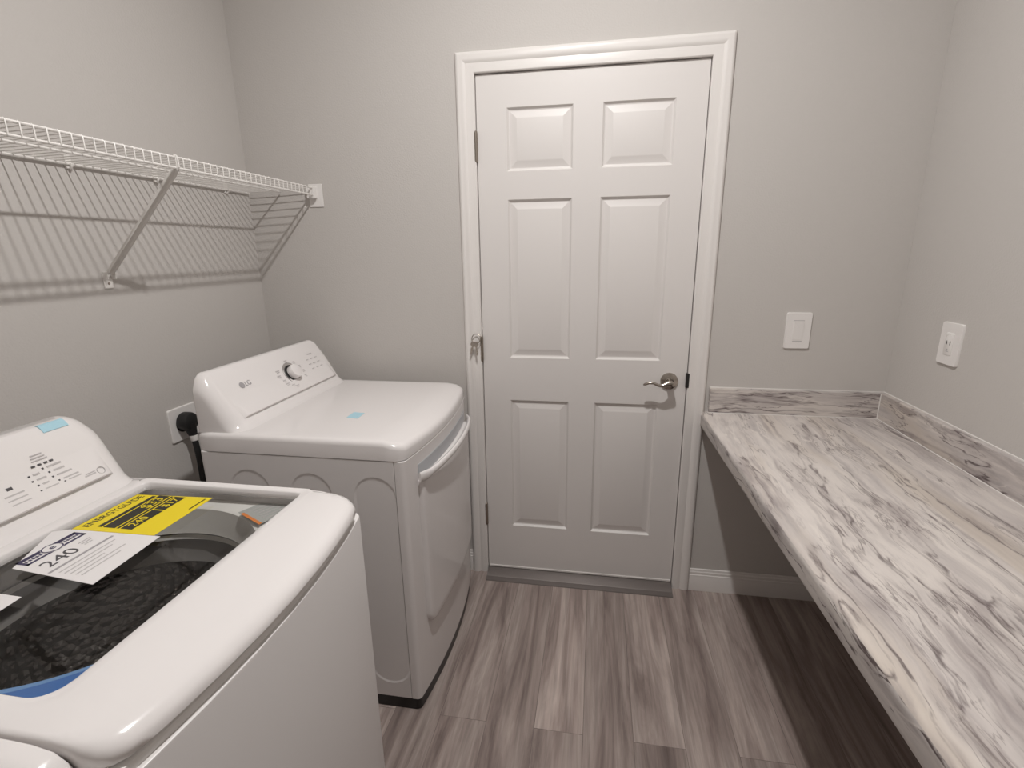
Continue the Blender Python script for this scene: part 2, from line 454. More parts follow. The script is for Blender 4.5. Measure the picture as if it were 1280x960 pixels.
# lever handle
hd = bm_new()
HX, HZ = .752, .937
Mh = frame((HX, .001, HZ), (1, 0, 0), (0, 0, 1))
add_lathe(hd, [(.0, .0), (.034, .0), (.034, .004), (.0325, .0075), (.027, .010), (.016, .012), (.0135, .015), (.0125, .040), (.0135, .044), (.0, .044)], Mh, 36)
hdl = obj('door_handle', hd, M_NICKEL, door)
bm = bm_new()
lv = [(HX + .004, -.052, HZ + .004), (HX - .014, -.054, HZ + .002), (HX - .03, -.056, HZ - .006), (HX - .047, -.057, HZ - .004), (HX - .066, -.057, HZ + .004), (HX - .082, -.056, HZ + .004), (HX - .096, -.054, HZ - .002), (HX - .103, -.052, HZ - .005)]
add_tube(bm, lv, [.010, .0105, .0085, .0062, .0052, .0052, .0056, .003], 14)
add_lathe(bm, [(.0, .040), (.0125, .040), (.0135, .050), (.012, .058), (.007, .061), (0, .0615)], Mh, 24)
o = obj('lever', bm, M_NICKEL, hdl)
bm = bm_new(); add_box(bm, DW - .0035, DW + .0085, -.0135, .012, .914, .972)
obj('latch_plate', bm, M_BLACK, door, bevel=.001)
# keys hung on the middle hinge
keys = thing('key_ring', 'small nickel keys on a ring hanging from the middle door hinge', 'keys', (-.02, -.0265, 1.085))
bm = bm_new()
pts = [(-.022 + .018 * math.cos(a), -.0275 + .005 * math.sin(a), 1.100 + .019 * math.sin(a)) for a in [2 * PI * k / 20 for k in range(21)]]
add_tube(bm, pts, .0016, 8, False); obj('ring', bm, M_NICKEL_D, keys)
def key(cx, tilt, y):
    bm = bm_new(); Mk = Matrix.Translation((cx, y, 1.087)) @ Matrix.Rotation(tilt, 4, 'Y')
    head = [(math.cos(a) * .0115, -.009 + math.sin(a) * .0115) for a in [2 * PI * k / 20 for k in range(20)]]
    add_loft(bm, [[Mk @ Vector((x, d, z)) for x, z in head] for d in (-.001, .001)])
    blade = [(-.004, -.019), (.004, -.019), (.004, -.030), (.002, -.034), (.004, -.038), (.002, -.042), (.004, -.047), (.001, -.056), (-.003, -.054)]
    add_loft(bm, [[Mk @ Vector((x, d, z)) for x, z in blade] for d in (-.0009, .0009)])
    return obj('key', bm, M_NICKEL, keys)
key(-.030, .30, -.0335); key(-.022, -.10, -.0375)

# ------------------------------------------------------------------ dryer
DY0, DY1 = -.765, -.090
dr = thing('clothes_dryer', 'white front-load dryer with dial and blue tape square, beside the door', 'dryer', (-.38, -.43, 0))
xfd, bul = -.033, .030
def dfront(y): return bow(xfd, bul, DY0, DY1, y)
XB = -.712
bm = bm_new(); add_loft(bm, [lift(body_outline(XB + .01, xfd - .004, bul, DY0 + .004, DY1 - .004, .02, .01), z) for z in (0.0, .050)])
obj('toe_kick', bm, M_BLACK, dr, bevel=.003)['label'] = 'black base strip of the dryer'
bm = bm_new(); pl_ = rrect(XB, -.094, DY0, DY1, [.012, .002, .002, .012], 4)
add_loft(bm, [lift(pl_, z) for z in (.046, .872)])
cab_ = obj('cabinet', bm, M_SIDE, dr, bevel=.002)
# three oval fields pressed into the near side panel: cut once, so they stay part of the cabinet
def pressed_ovals():
    bm = bm_new()
    for xc in (-.157, -.358, -.557):
        hw, z0, z1 = .066, .10, .822
        cap = lambda r: [(xc + r * math.cos(a), z1 - hw + r * math.sin(a)) for a in [PI * k / 16 for k in range(17)]] + \
                        [(xc + r * math.cos(a), z0 + hw + r * math.sin(a)) for a in [PI + PI * k / 16 for k in range(17)]]
        add_loft(bm, [[Vector((x, DY0 + d, z)) for x, z in cap(r)] for r, d in ((hw + .004, -.004), (hw, .0002), (hw - .006, .0019))])
    cut = obj('cutter', bm, None)
    m = cab_.modifiers.new('press', 'BOOLEAN'); m.operation = 'DIFFERENCE'; m.object = cut; m.solver = 'EXACT'
    bpy.context.view_layer.update()
    me = bpy.data.meshes.new_from_object(cab_.evaluated_get(bpy.context.evaluated_depsgraph_get()))
    cab_.modifiers.clear(); cab_.data = me
    bpy.data.objects.remove(cut)
    if 'custom_normal' in me.attributes: me.attributes.remove(me.attributes['custom_normal'])
    for p in me.polygons: p.use_smooth = False
pressed_ovals()
# bowed front panel
def front_outline(x_in, xf, bl, y0, y1, rf):
    poly = [(x_in, y1), (x_in, y0)]; rad = [.001, .001]
    for i in range(9):
        y = y0 + (y1 - y0) * i / 8
        poly.append((bow(xf, bl, y0, y1, y), y)); rad.append(rf if i in (0, 8) else None)
    return fillet(poly, rad, 6)
bm = bm_new(); fo = front_outline(-.0925, xfd, bul, DY0, DY1, .016)
add_loft(bm, [lift(fo, z) for z in (.046, .872)])
obj('front_panel', bm, M_ENAMEL, dr, bevel=.002)
# lid: flat top that slopes down to the front edge
lo = body_outline(XB, xfd - .001, bul, DY0 - .001, DY1 + .001, .022, .02)
lo2 = body_outline(XB, xfd - .002, bul, DY0, DY1, .024, .02)
def ztop(x, y):
    t = max(0, (x - (-.125)) / .09)
    e = min(y - DY0, DY1 - y)
    return .931 - .024 * min(1, t) ** 1.4
def lid_rings():
    N = 96; c = (-.38, (DY0 + DY1) / 2); base = polar(lo, c, N)
    rings = [lift(base, .8745), lift(base, .878)]
    def inset(d, dz):
        q = polar(body_outline(XB + d, xfd - .001 - d, bul, DY0 - .001 + d, DY1 + .001 - d, max(.006, .022 - d * .5), .02), c, N)
        return [Vector((x, y, ztop(x, y) - dz)) for x, y in q]
    rings += [inset(0, .016), inset(.0015, .009), inset(.005, .004), inset(.011, .001), inset(.020, 0), inset(.045, 0), inset(.075, 0), inset(.11, 0), inset(.16, 0)]
    return rings
bm = bm_new(); add_loft(bm, lid_rings()); obj('top_panel', bm, M_ENAMEL, dr, angle=50)

def console_profile(s, x_top, z_top, x_base, z_base):
    """front face of the control console, s 0..1 from lid to crown."""
    pts = [(x_base + .020, z_base - .002), (x_base + .008, z_base + .001), (x_base - .004, z_base + .007), (x_base - .016, z_base + .018), (x_top + .013 + .2 * (x_base - .029 - x_top), z_top - .016 - .2 * (z_top - z_base - .034)),
           (x_top + .013, z_top - .016), (x_top + .006, z_top - .008), (x_top + .001, z_top - .003), (x_top - .003, z_top - .0008), (x_top - .007, z_top)]
    return pts
def console(xb, y0, y1, zb, x_base, x_top, z_top, parent, near_flare=.03):
    """lofted box console: rounded plan corners, slanted face, crown corners falling off at both ends."""
    pts = console_profile(0, x_top, z_top, x_base, zb); rings = []
    seq = []
    for a, b_ in zip(pts, pts[1:]):
        n = 8 if abs(a[1] - b_[1]) > .03 else 1
        for k in range(n): seq.append((a[0] + (b_[0] - a[0]) * k / n, a[1] + (b_[1] - a[1]) * k / n))
    seq.append(pts[-1])
    for x, z in seq:
        d = max(0, (z - (z_top - .062)) / .062); d = min(d, 1)
        ins = .062 * (1 - math.sqrt(max(0, 1 - d * d))) * .75
        lowt = max(0, 1 - (z - zb) / .10)
        fl = near_flare * lowt ** 2 * 0
        r = .042 + .012 * lowt
        ya, yb = y0 + ins - fl, y1 - ins + fl
        depth = x - xb
        rr = min(r, depth * .8)
        rings.append(lift(fillet([(xb, yb), (xb, ya), (x, ya), (x, yb)], [.006, .006, rr, rr], 8), z))
    bm = bm_new(); add_loft(bm, rings)
    return obj('console', bm, M_PLASTIC, parent, angle=60)
CB, CT, CZ = -.570, -.690, 1.104
console(XB, DY0 + .012, DY1 - .004, .930, CB, CT, CZ, dr)
# raised control panel: wedge standing proud along its lower edge
def face_frame(x_base, zb, x_top, z_top):
    p0 = Vector((x_base - .016, 0, zb + .018)); p1 = Vector((x_top + .013, 0, z_top - .016))
    up = (p1 - p0).normalized(); return p0, up, (p1 - p0).length
P0, UP, FL = face_frame(CB, .930, CT, CZ)
def on_face(P0, UP, y, s, lift_=0.0):
    """frame on a console face at world y, s metres up from its foot."""
    M = frame((0, 0, 0), (0, 1, 0), UP); n = M.col[2].to_3d()
    o = P0 + UP * s + n * lift_; o.y = y
    return frame(o, (0, 1, 0), UP)
def control_panel(P0, UP, y0, y1, s0, s1, t, parent):
    bm = bm_new(); sec = [(s0, -.006), (s0, t * .75), (s0 + .002, t), (s0 + .02, t * .80), (s0 + .04, t * .45), (s0 + .06, t * .14), (s0 + .075, .0003), (s0 + .075, -.006)]
    rings = []
    for y, k in ((y0, 0), (y0 + .006, .5), (y0 + .016, .9), (y0 + .03, 1), (y1 - .03, 1), (y1 - .016, .9), (y1 - .006, .5), (y1, 0)):
        r = []
        for s, d in sec:
            M = on_face(P0, UP, y, s, 0); n = M.col[2].to_3d()
            r.append(M.translation + n * (d * (k if d > 0 else 1)))
        rings.append(r)
    add_loft(bm, rings); return obj('console_ledge', bm, M_PLASTIC, parent, angle=30)
PT = .009
control_panel(P0, UP, -.700, -.140, .014, FL - .004, PT, dr)
def ledge(s, s0, t):
    k = min(1, max(0, (s - s0 - .002) / .073)); return t * (1 - k) ** 1.35 + .0009
def plift(s): return ledge(s, .014, PT)
def face_decals(P0, UP, items, name, m, parent, fl):
    for y, s, w, h in items:
        bm = bm_new(); M = on_face(P0, UP, y, s, fl(s)); add_decal(bm, M, -w / 2, w / 2, -h / 2, h / 2, .0005)
        obj(name, bm, m, parent, smooth=False)
# dial
s_k = .088; y_k = -.372
M = on_face(P0, UP, y_k, s_k, plift(s_k) - .001)
bm = bm_new(); add_lathe(bm, [(.0, .0), (.044, .0), (.044, .0025), (.0425, .0035), (.037, .0015), (0, .0015)], M, 40)
ring = obj('dial_ring', bm, M_KNOBRING, dr); ring['label'] = 'chrome ring round the dial'
bm = bm_new(); add_lathe(bm, [(.0, .001), (.0335, .001), (.0335, .003), (.0, .003)], M, 40); obj('dial_seat', bm, M_BLACK, ring)
bm = bm_new(); add_lathe(bm, [(.0255, .003), (.0265, .016), (.0265, .022), (.0255, .025), (.023, .026), (0, .0265)], M, 40, True)
obj('dial', bm, M_PLASTIC, dr)
# dial markings and key legends
items = []
for a, w in ((150, .03), (172, .026), (196, .02), (214, .03), (232, .024), (250, .03), (20, .018), (-4, .022), (-28, .018), (48, .02), (84, .022)):
    r_ = .066 if w < .026 else .074
    items.append((y_k + r_ * math.cos(math.radians(a)), s_k + .052 * math.sin(math.radians(a)), w * .7, .0035))
    items.append((y_k + r_ * math.cos(math.radians(a)), s_k + .052 * math.sin(math.radians(a)) - .006, w * .5, .0025))
for yy in (-.245, -.215, -.185):
    for ss in (.075, .095, .115): items.append((yy, ss, .015, .003))
items.append((-.21, .135, .03, .004))
face_decals(P0, UP, items, 'printed_legend', M_INK3, dr, plift)
M = on_face(P0, UP, -.622, .112, plift(.112))
bm = bm_new(); add_lathe(bm, [(0, 0), (.0105, 0), (.0105, .0005), (0, .0005)], M, 24); o = obj('badge', bm, M_INK2, dr); o['label'] = 'round grey maker emblem'
M2 = on_face(P0, UP, -.608, .112, plift(.112)); text('badge_letters', 'LG', .023, M2, M_INK2, dr)
# tape, clear sticker on the lid
def lid_patch(pts, z, name, m, parent, label=None):
    bm = bm_new(); add_loft(bm, [[Vector((x, y, z + d)) for x, y in pts] for d in (0, .0006)])
    o = obj(name, bm, m, parent, smooth=False)
    if label: o['label'] = label
    return o
lid_patch([(-.327, -.572), (-.286, -.580), (-.288, -.524), (-.328, -.518)], .9312, 'tape', M_TAPE, dr, 'pale blue tape square on the dryer top')
# door with handle lip
def dryer_door():
    ya, yb, z0, z1 = -.692, -.150, .275, .790
    bm = bm_new(); rings = []
    n = 25; r0 = .035
    sec_n = 10
    def outline(d):
        o = fillet([(ya + d, z0 + d), (yb - d, z0 + d), (yb - d, z1 - d), (ya + d, z1 - d)], [r0] * 2 + [.012] * 2, 8)
        dense = []
        for i in range(len(o)):
            p, q = Vector(o[i]), Vector(o[(i + 1) % len(o)])
            k = max(1, int((q - p).length / .03))
            dense += [tuple(p + (q - p) * t / k) for t in range(k)]
        return dense
    N = 160; c = ((ya + yb) / 2, (z0 + z1) / 2)
    rings = []
    for ins, off in ((0, -.004), (0, .010), (.003, .0145), (.008, .016), (.03, .016), (.09, .016), (.15, .016), (.2, .016), (.235, .016)):
        q = polar(outline(ins), c, N)
        rings.append([Vector((dfront(y) + off, y, z)) for y, z in q])
    add_loft(bm, rings)
    return obj('door', bm, M_ENAMEL, dr, angle=40)
dd = dryer_door()
bm = bm_new(); n = 24; rings = []
for k in range(n + 1):
    t = k / n; y = -.704 + (.566) * t; e = math.sin(PI * t) ** .35 if 0 < t < 1 else 0
    x = dfront(y) + .012 + .022 * e
    rr = .0075 if 0 < k < n else .004
    hgt = .012 if t > .06 else .016
    rings.append([Vector((x + rr * math.cos(a), y, .800 + hgt * math.sin(a))) for a in [2 * PI * q / 12 for q in range(12)]])
add_loft(bm, rings); h_ = obj('handle', bm, M_PLASTIC, dd)
bm = bm_new(); R_ = []
for k in range(n + 1):
    y = -.690 + .538 * k / n; x = dfront(y)
    R_.append([Vector((x + .0005, y, .792)), Vector((x + .0018, y, .792)), Vector((x + .0018, y, .834)), Vector((x + .0005, y, .834))])
add_loft(bm, R_); obj('protective_film', bm, M_FILM, dr)['label'] = 'bluish protective film behind the door handle'

# ------------------------------------------------------------------ washer
WY0, WY1 = -1.712, -1.056
wa = thing('washing_machine', 'white top-load washer with glass lid and yellow energy label', 'washing machine', (-.38, -1.38, 0))
WXB, WXF, WBUL = -.745, -.0135, .034
TC = (-.40, -1.352); TR = .250; N = 192
for lx, ly in ((-.11, WY0 + .05), (-.11, WY1 - .05), (-.68, WY0 + .05), (-.68, WY1 - .05)):
    bm = bm_new(); add_lathe(bm, [(0, 0), (.022, 0), (.022, .012), (.010, .013), (.010, .022), (0, .022)], Matrix.Translation((lx, ly, 0)), 20); obj('leg', bm, M_RUBBER, wa)
cab = lambda d: body_outline(WXB + d, WXF - d, WBUL, WY0 + d, WY1 - d, .026, .012)
bm = bm_new()
add_loft(bm, [lift(cab(0), .022), lift(cab(0), .876), lift(cab(.001), .8795), lift(cab(.004), .881), lift(cab(.012), .881), lift(cab(.014), .86), lift(cab(.014), .03)], False, False)
obj('cabinet', bm, M_SIDE, wa, angle=40)
# top cover with the wash opening
oc = polar(body_outline(WXB + .002, WXF - .007, WBUL, WY0 + .003, WY1 - .003, .026, .012), TC, N)
oc_in = polar(body_outline(WXB + .006, WXF - .012, WBUL, WY0 + .008, WY1 - .008, .024, .012), TC, N)
circ = lambda r: [(TC[0] + r * math.cos(2 * PI * k / N), TC[1] + r * math.sin(2 * PI * k / N)) for k in range(N)]
mid_ = polar(rrect(-.66, -.115, -1.62, -1.083, .05, 6), TC, N)
bm = bm_new()
add_loft(bm, [lift(oc, .876), lift(oc, .893), lift(oc_in, .897), lift(mid_, .897), lift(circ(TR + .012), .893), lift(circ(TR), .886), lift(circ(TR - .004), .870), lift(circ(TR - .018), .82)], False, False)
def bar(x0, x1, y0, y1, z0, z1, rr):
    """rounded strip of the cover along x."""
    pr_ = fillet([(y0, z0), (y1, z0), (y1, z1), (y0, z1)], [.002, .002, rr[1], rr[0]], 6)
    add_loft(bm, [[Vector((x, y, z)) for y, z in pr_] for x in (x0, x1)])
obj('tub_cover', bm, M_TUB, wa, angle=40)
bm = bm_new()
def side_rail(y_out, y_in, sgn):
    rings = []
    pr_ = fillet([(y_out, .884), (y_in, .884), (y_in, .934), (y_out, .934)], [.002, .002, .003, .028], 6)
    for x, k in ((WXB + .004, 1), (-.16, 1), (-.13, .97), (-.105, .86), (-.09, .62), (-.08, .30)):
        rings.append([Vector((x, y_in + (y - y_in) * (1 if k > .5 else .9), .884 + (z - .884) * k)) for y, z in pr_])
    add_loft(bm, rings)
side_rail(WY0 + .004, -1.6645, -1); side_rail(WY1 - .004, -1.0725, 1)
add_box(bm, WXB + .004, -.614, -1.664, -1.073, .884, .934)
obj('top_cover', bm, M_PLASTIC, wa, angle=45)
# lid frame: rolls down over the bowed front
LC = (-.34, -1.36)
def lid_out(d, dx=0): return polar(body_outline(-.6115 + d * .3, WXF + .003 - d - dx, WBUL * .9, -1.6625 + d * .25, -1.0745 - d * .25, .040, .010), LC, N)
hole = lambda d: polar(rrect(-.562 - d, -.168 + d, -1.618 - d, -1.087 + d, [.012, .034, .012, .012], 8), LC, N)
def lz(x): 
    t = max(0, (x + .135) / .13); return .936 - .014 * t ** 2
def lifts(poly, dz): return [Vector((x, y, lz(x) - dz)) for x, y in poly]
bm = bm_new()
add_loft(bm, [lift(hole(0), .918), lifts(hole(0), .0025), lifts(hole(.0025), 0), lifts(hole(.018), -.0006), lifts(lid_out(.03, .022), 0), lifts(lid_out(.012, .016), .0008), lifts(lid_out(.006, .009), .0035), lifts(lid_out(.003, .0035), .0085), lifts(lid_out(.001, .0005), .0145),
              lift(lid_out(.001, -.0005), .903), lift(lid_out(.004, .003), .8985), lift(lid_out(.012, .012), .8985), lift(hole(.02), .904), lift(hole(0), .918)], False, False)
lid = obj('lid', bm, M_PLASTIC, wa, angle=60)
bm = bm_new(); hg = rrect(-.566, -.164, -1.622, -1.083, [.012, .034, .012, .012], 6)
add_loft(bm, [lift(hg, .9225), lift(hg, .9265)]); obj('glass', bm, M_GLASS, lid, smooth=False)['label'] = 'clear glass window of the lid'
# drum
bm = bm_new(); add_lathe(bm, [(.232, .835), (.236, .828), (.236, .80), (.226, .775), (.222, .77)], Matrix.Translation((*TC, 0)), 96)
obj('balance_ring', bm, M_TUBD, wa)
bm = bm_new(); add_lathe(bm, [(.223, .772), (.232, .765), (.236, .74), (.236, .46), (.232, .43), (.215, .405), (.0, .395)], Matrix.Translation((*TC, 0)), 128)
drum = obj('drum', bm, M_DRUM, wa, angle=60)
bm = bm_new(); add_lathe(bm, [(.170, .41), (.168, .425), (.12, .432), (.06, .452), (.03, .462), (0, .464)], Matrix.Translation((*TC, 0)), 64)
for k in range(6):
    a = k * PI / 3
    add_tube(bm, [(TC[0] + r * math.cos(a), TC[1] + r * math.sin(a), z) for r, z in ((.03, .462), (.08, .452), (.13, .438), (.16, .428))], [.012, .016, .016, .008], 10)
obj('pulsator', bm, M_TUBD, wa)
# two flat-coloured blue bands at the near front corner of the opening
def film(r0, r1, z0, z1, name, m):
    bm = bm_new(); A = [-75 + 4 * k for k in range(19)]
    P = [[Vector((TC[0] + r * math.cos(math.radians(a)), TC[1] + r * math.sin(math.radians(a)), z)) for a in A] for r, z in ((r0, z0), (r1, z1))]
    P = [P[0], P[1], [p + Vector((0, 0, .0008)) for p in P[1]], [p + Vector((0, 0, .0008)) for p in P[0]]]
    R = [[bm.verts.new(p) for p in r] for r in P]
    for i in range(4):
        for k in range(len(A) - 1): bm.faces.new((R[i][k], R[i][k + 1], R[(i + 1) % 4][k + 1], R[(i + 1) % 4][k]))
    for k in (0, len(A) - 1): bm.faces.new([R[i][k] for i in range(4)])
    return obj(name, bm, m, wa)
film(TR - .004, TR + .012, .888, .8945, 'blue_lip', M_BLUE1)['label'] = 'light blue band on the rim of the wash opening'
film(TR + .012, TR + .065, .8945, .8985, 'blue_band', M_BLUE2)['label'] = 'deep blue band at the near corner of the wash opening'
# caution label under the glass
Mc = frame((-.215, -1.085, .898), (.55, 1, 0), (-1, .55, 0))
ML = frame((-.262, -1.140, .8978), (.45, .9, 0), (-.9, .45, 0))
bm = bm_new(); add_decal(bm, ML, -.004, .085, -.046, .042); cl = obj('caution_label', bm, M_GREYLBL, wa, smooth=False); cl['label'] = 'grey caution label with an orange edge under the glass'
bm = bm_new(); add_decal(bm, ML @ Matrix.Translation((0, 0, .0004)), -.004, .003, -.046, .030); obj('orange_bar', bm, M_ORANGE, cl, smooth=False)
bm = bm_new()
for k in range(6): add_decal(bm, ML @ Matrix.Translation((0, 0, .0004)), .016, .074, -.036 + k * .012, -.033 + k * .012)
obj('fine_print', bm, M_INK3, cl, smooth=False)
# console
WCB, WCT, WCZ = -.590, -.700, 1.096
console(WXB, WY0 + .006, WY1 - .010, .931, WCB, WCT, WCZ, wa)
Q0, QU, QL = face_frame(WCB, .931, WCT, WCZ)
control_panel(Q0, QU, -1.655, -1.112, .020, QL - .004, .011, wa)
def qlift(s): return ledge(s, .020, .011)
it = []; it2 = []
for yy in (-1.234, -1.222, -1.210, -1.199): it.append((yy, .098, .007, .004))
for k in range(3): it2.append((-1.216, .108 + .006 * k, .03 - .004 * k, .0024))
for k, (yy, ss, w) in enumerate(((-1.238, .082, .012), (-1.236, .070, .018), (-1.236, .058, .012), (-1.232, .046, .026), (-1.200, .088, .028), (-1.198, .076, .022), (-1.195, .064, .030), (-1.190, .052, .032), (-1.186, .045, .026))):
    it2.append((yy, ss, w, .0036)); it.append((yy - w / 2 - .008, ss, .0035, .0035))
for k in range(3): it2.append((-1.292, .060 - .010 * k, .034, .003))
for k in range(4): it2.append((-1.34 - .055 * k, .05, .03, .003)); it2.append((-1.34 - .055 * k, .09, .03, .003))
it.append((-1.292, .074, .010, .006))
face_decals(Q0, QU, it, 'indicator_mark', M_INK, wa, qlift)
face_decals(Q0, QU, it2, 'printed_legend', M_INK3, wa, qlift)
M = on_face(Q0, QU, -1.136, .036, qlift(.036)); bm = bm_new()
pts = [M @ Vector((.008 * math.cos(a), .008 * math.sin(a), .0004)) for a in [2 * PI * k / 20 for k in range(21)]]
add_tube(bm, pts, .0008, 6, False); add_decal(bm, M, -.036, -.012, -.003, .001); add_decal(bm, M, -.032, -.012, .003, .005)
obj('badge', bm, M_INK3, wa, smooth=False)
bm = bm_new()
tp = [(WCT + .0108, WCZ - .0135), (WCT + .0062, WCZ - .008), (WCT + .0012, WCZ - .0028), (WCT - .003, WCZ - .0003), (WCT - .008, WCZ + .0004)]
up_ = [(x + .0012, z + .0012) for x, z in tp]
add_loft(bm, [[Vector((x, y, z)) for x, z in tp + up_[::-1]] for y in (-1.176, -1.124)]); obj('tape', bm, M_TAPE, wa, smooth=False)['label'] = 'pale blue tape on the top edge of the console'
# ---- labels on the lid glass.  label frame: right = +Y, up = -X
GZ = .9368
def LM(x, y, dz=0): return frame((x, y, GZ + dz), (0, 1, 0), (-1, 0, 0))
yl = lid_patch([(-.345, -1.288), (-.345, -1.138), (-.523, -1.148), (-.523, -1.291)], GZ, 'energy_label', M_YELLOW, lid, 'yellow energy label with black table')
M = LM(-.345, -1.288, .0007)     # origin bottom left: width .15, height .178
text('label_title', 'ENERGYGUIDE', .0215, M @ Matrix.Translation((.071, .160, 0)), M_BLK_INK, yl, align='CENTER', squash=.90)
for x0, x1, y0, y1 in ((.012, .138, .128, .137), (.012, .142, .098, .124), (.012, .142, .089, .094), (.012, .084, .060, .085), (.088, .142, .060, .085), (.098, .142, .010, .013)):
    bm = bm_new(); add_decal(bm, M, x0, x1, y0, y1); obj('table_cell', bm, M_BLK_INK, yl, smooth=False)
M1 = M @ Matrix.Translation((0, 0, .0004))
text('label_figure', '$33', .030, M1 @ Matrix.Translation((.110, .110, 0)), M_YELLOW, yl, align='CENTER')
text('label_figure', '$17', .024, M1 @ Matrix.Translation((.116, .0725, 0)), M_YELLOW, yl, align='CENTER')
text('label_figure', '240', .024, M1 @ Matrix.Translation((.040, .0725, 0)), M_YELLOW, yl, align='CENTER')
wl = lid_patch([(-.321, -1.428), (-.331, -1.2885), (-.523, -1.2915), (-.552, -1.304), (-.498, -1.412)], GZ - .0001, 'rating_label', M_PAPER, lid, 'white label with a navy box and the number 240')
wl2 = None
Mw = frame((-.321, -1.428, GZ + .0006), (.0, 1, 0), (-1, .0, 0))
bm = bm_new()
x0, x1, y0, y1 = .018, .128, .158, .186
x0 = .026
for a in ((x0, x1, y0, y0 + .005), (x0, x1, y1 - .005, y1), (x0, x0 + .005, y0, y1), (x1 - .005, x1, y0, y1), (x0 + .005, x0 + .042, y0 + .019, y0 + .024), (x1 - .042, x1 - .005, y0 + .019, y0 + .024)): add_decal(bm, Mw, *a)
obj('label_box', bm, M_NAVY, wl, smooth=False)
bm = bm_new(); Mo = Mw @ Matrix.Translation(((x0 + x1) / 2, (y0 + y1) / 2, .0004))
add_lathe(bm, [(0, 0), (.0165, 0), (.0165, .0003), (0, .0003)], Mo, 28); ci = obj('label_emblem', bm, M_PAPER, wl)
bm = bm_new(); add_lathe(bm, [(.0140, .0003), (.0160, .0003), (.0160, .0007), (.0140, .0007), (.0140, .0003)], Mo, 28); obj('emblem_ring', bm, M_NAVY, ci)
text('emblem_letter', 'e', .020, Mo @ Matrix.Translation((0, .001, .0005)), M_NAVY, ci, align='CENTER')
for sgn in (-1, 1):
    for k in range(5):
        bm = bm_new(); add_decal(bm, Mw, (x0 + x1) / 2 + sgn * (.021 + .0055 * k) - .0018, (x0 + x1) / 2 + sgn * (.021 + .0055 * k) + .0018, y0 + .010, y0 + .016)
        obj('box_letter', bm, M_NAVY, wl, smooth=False)
text('label_number', '240', .038, Mw @ Matrix.Translation((.026, .127, 0)), M_INK, wl, squash=1.0)
bm = bm_new()
add_decal(bm, Mw, .014, .128, .098, .103)
obj('label_rule', bm, M_INK2, wl, smooth=False)
bm = bm_new()
for k in range(3): add_decal(bm, Mw, .096, .118 - .004 * k, .138 - .007 * k, .1405 - .007 * k)
for k, w in enumerate((.10, .085, .06, .09, .07)): add_decal(bm, Mw, .018, .018 + w, .084 - k * .011, .0865 - k * .011)
obj('fine_print', bm, M_INK3, wl, smooth=False)
lid_patch([(-.402, -1.470), (-.546, -1.466), (-.548, -1.60), (-.392, -1.60)], GZ - .0001, 'paper_label', M_PAPER, lid, 'blank white paper label near the lid corner')

# ------------------------------------------------------------------ dryer outlet, plug and cord on the left wall
op = thing('dryer_outlet', 'white wall plate behind the black dryer plug', 'outlet', (XL, -.535, .872))
bm = bm_new(); pr_ = rrect(-.594, -.470, .813, .932, .006, 4)
add_loft(bm, [[Vector((XL + d, y, z)) for y, z in pr_] for d in (0, .004)] + [[Vector((XL + .0065, -.532 + (y + .532) * .96, .8725 + (z - .8725) * .96)) for y, z in pr_]])
obj('cover_plate', bm, M_PLATE, op)
bm = bm_new(); add_lathe(bm, [(0, .0065), (.030, .0065), (.030, .0095), (0, .0095)], frame((XL, -.540, .872), (0, 1, 0), (0, 0, 1)), 28); obj('socket', bm, M_BLACK, op)
pc = thing('power_cord', 'black round dryer plug with thick cord hanging down the wall', 'power cord', (XL + .03, -.540, .872))
bm = bm_new(); Mp = frame((XL + .0096, -.540, .880), (0, 1, 0), (0, 0, 1))
add_lathe(bm, [(0, 0), (.031, 0), (.033, .004), (.033, .026), (.030, .034), (.022, .038), (0, .039)], Mp, 32)
add_tube(bm, [(XL + .030, -.540, .872), (XL + .033, -.538, .850), (XL + .036, -.536, .826)], [.022, .018, .013], 14)
obj('plug', bm, M_RUBBER, pc)
bm = bm_new(); add_tube(bm, [(XL + .0355, -.5365, .829), (XL + .037, -.536, .818), (XL + .038, -.536, .808)], [.0135, .0135, .0115], 14)
obj('strain_relief', bm, M_PLATE, pc)['label'] = 'pale collar under the plug'
bm = bm_new(); cp = [(.038, -.536, .81), (.042, -.536, .76), (.045, -.538, .70), (.046, -.54, .60), (.048, -.54, .48), (.055, -.53, .36), (.075, -.51, .27), (.11, -.49, .23), (.15, -.47, .24), (.185, -.45, .28), (.210, -.44, .33), (.248, -.44, .34)]
add_tube(bm, [(XL + a, b_, c) for a, b_, c in cp], .0105, 12)
obj('cord', bm, M_RUBBER, pc)

# ------------------------------------------------------------------ switch and outlet by the counter
def plate_yz(): pass
sw = thing('light_switch', 'white rocker switch plate on the wall above the counter corner', 'switch', (1.199, 0, 1.144))
def rounded_plate(cx, cz, w, h, t, M):
    bm = bm_new(); o_ = rrect(-w / 2, w / 2, -h / 2, h / 2, .006, 4)
    add_loft(bm, [[M @ Vector((x, y, 0)) for x, y in o_], [M @ Vector((x, y, t * .6)) for x, y in o_], [M @ Vector((x * .97, y * .98, t)) for x, y in o_]])
    return bm
Ms = frame((1.1995, 0, 1.144), (1, 0, 0), (0, 0, 1))
obj('cover_plate', rounded_plate(0, 0, .088, .134, .007, Ms), M_PLATE, sw)
bm = bm_new(); o_ = rrect(-.018, .018, -.034, .034, .003, 3)
add_loft(bm, [[Ms @ Vector((x, y, .0066)) for x, y in o_], [Ms @ Vector((x * .97, y * .985, .0092 + y * .04)) for x, y in o_]]); rk = obj('rocker', bm, M_PLATE, sw)
bm = bm_new(); add_decal(bm, Ms @ Matrix.Translation((0, -.040, .0070)), -.016, .016, -.002, .002, .0006); obj('lower_slot', bm, M_INK3, sw, smooth=False)
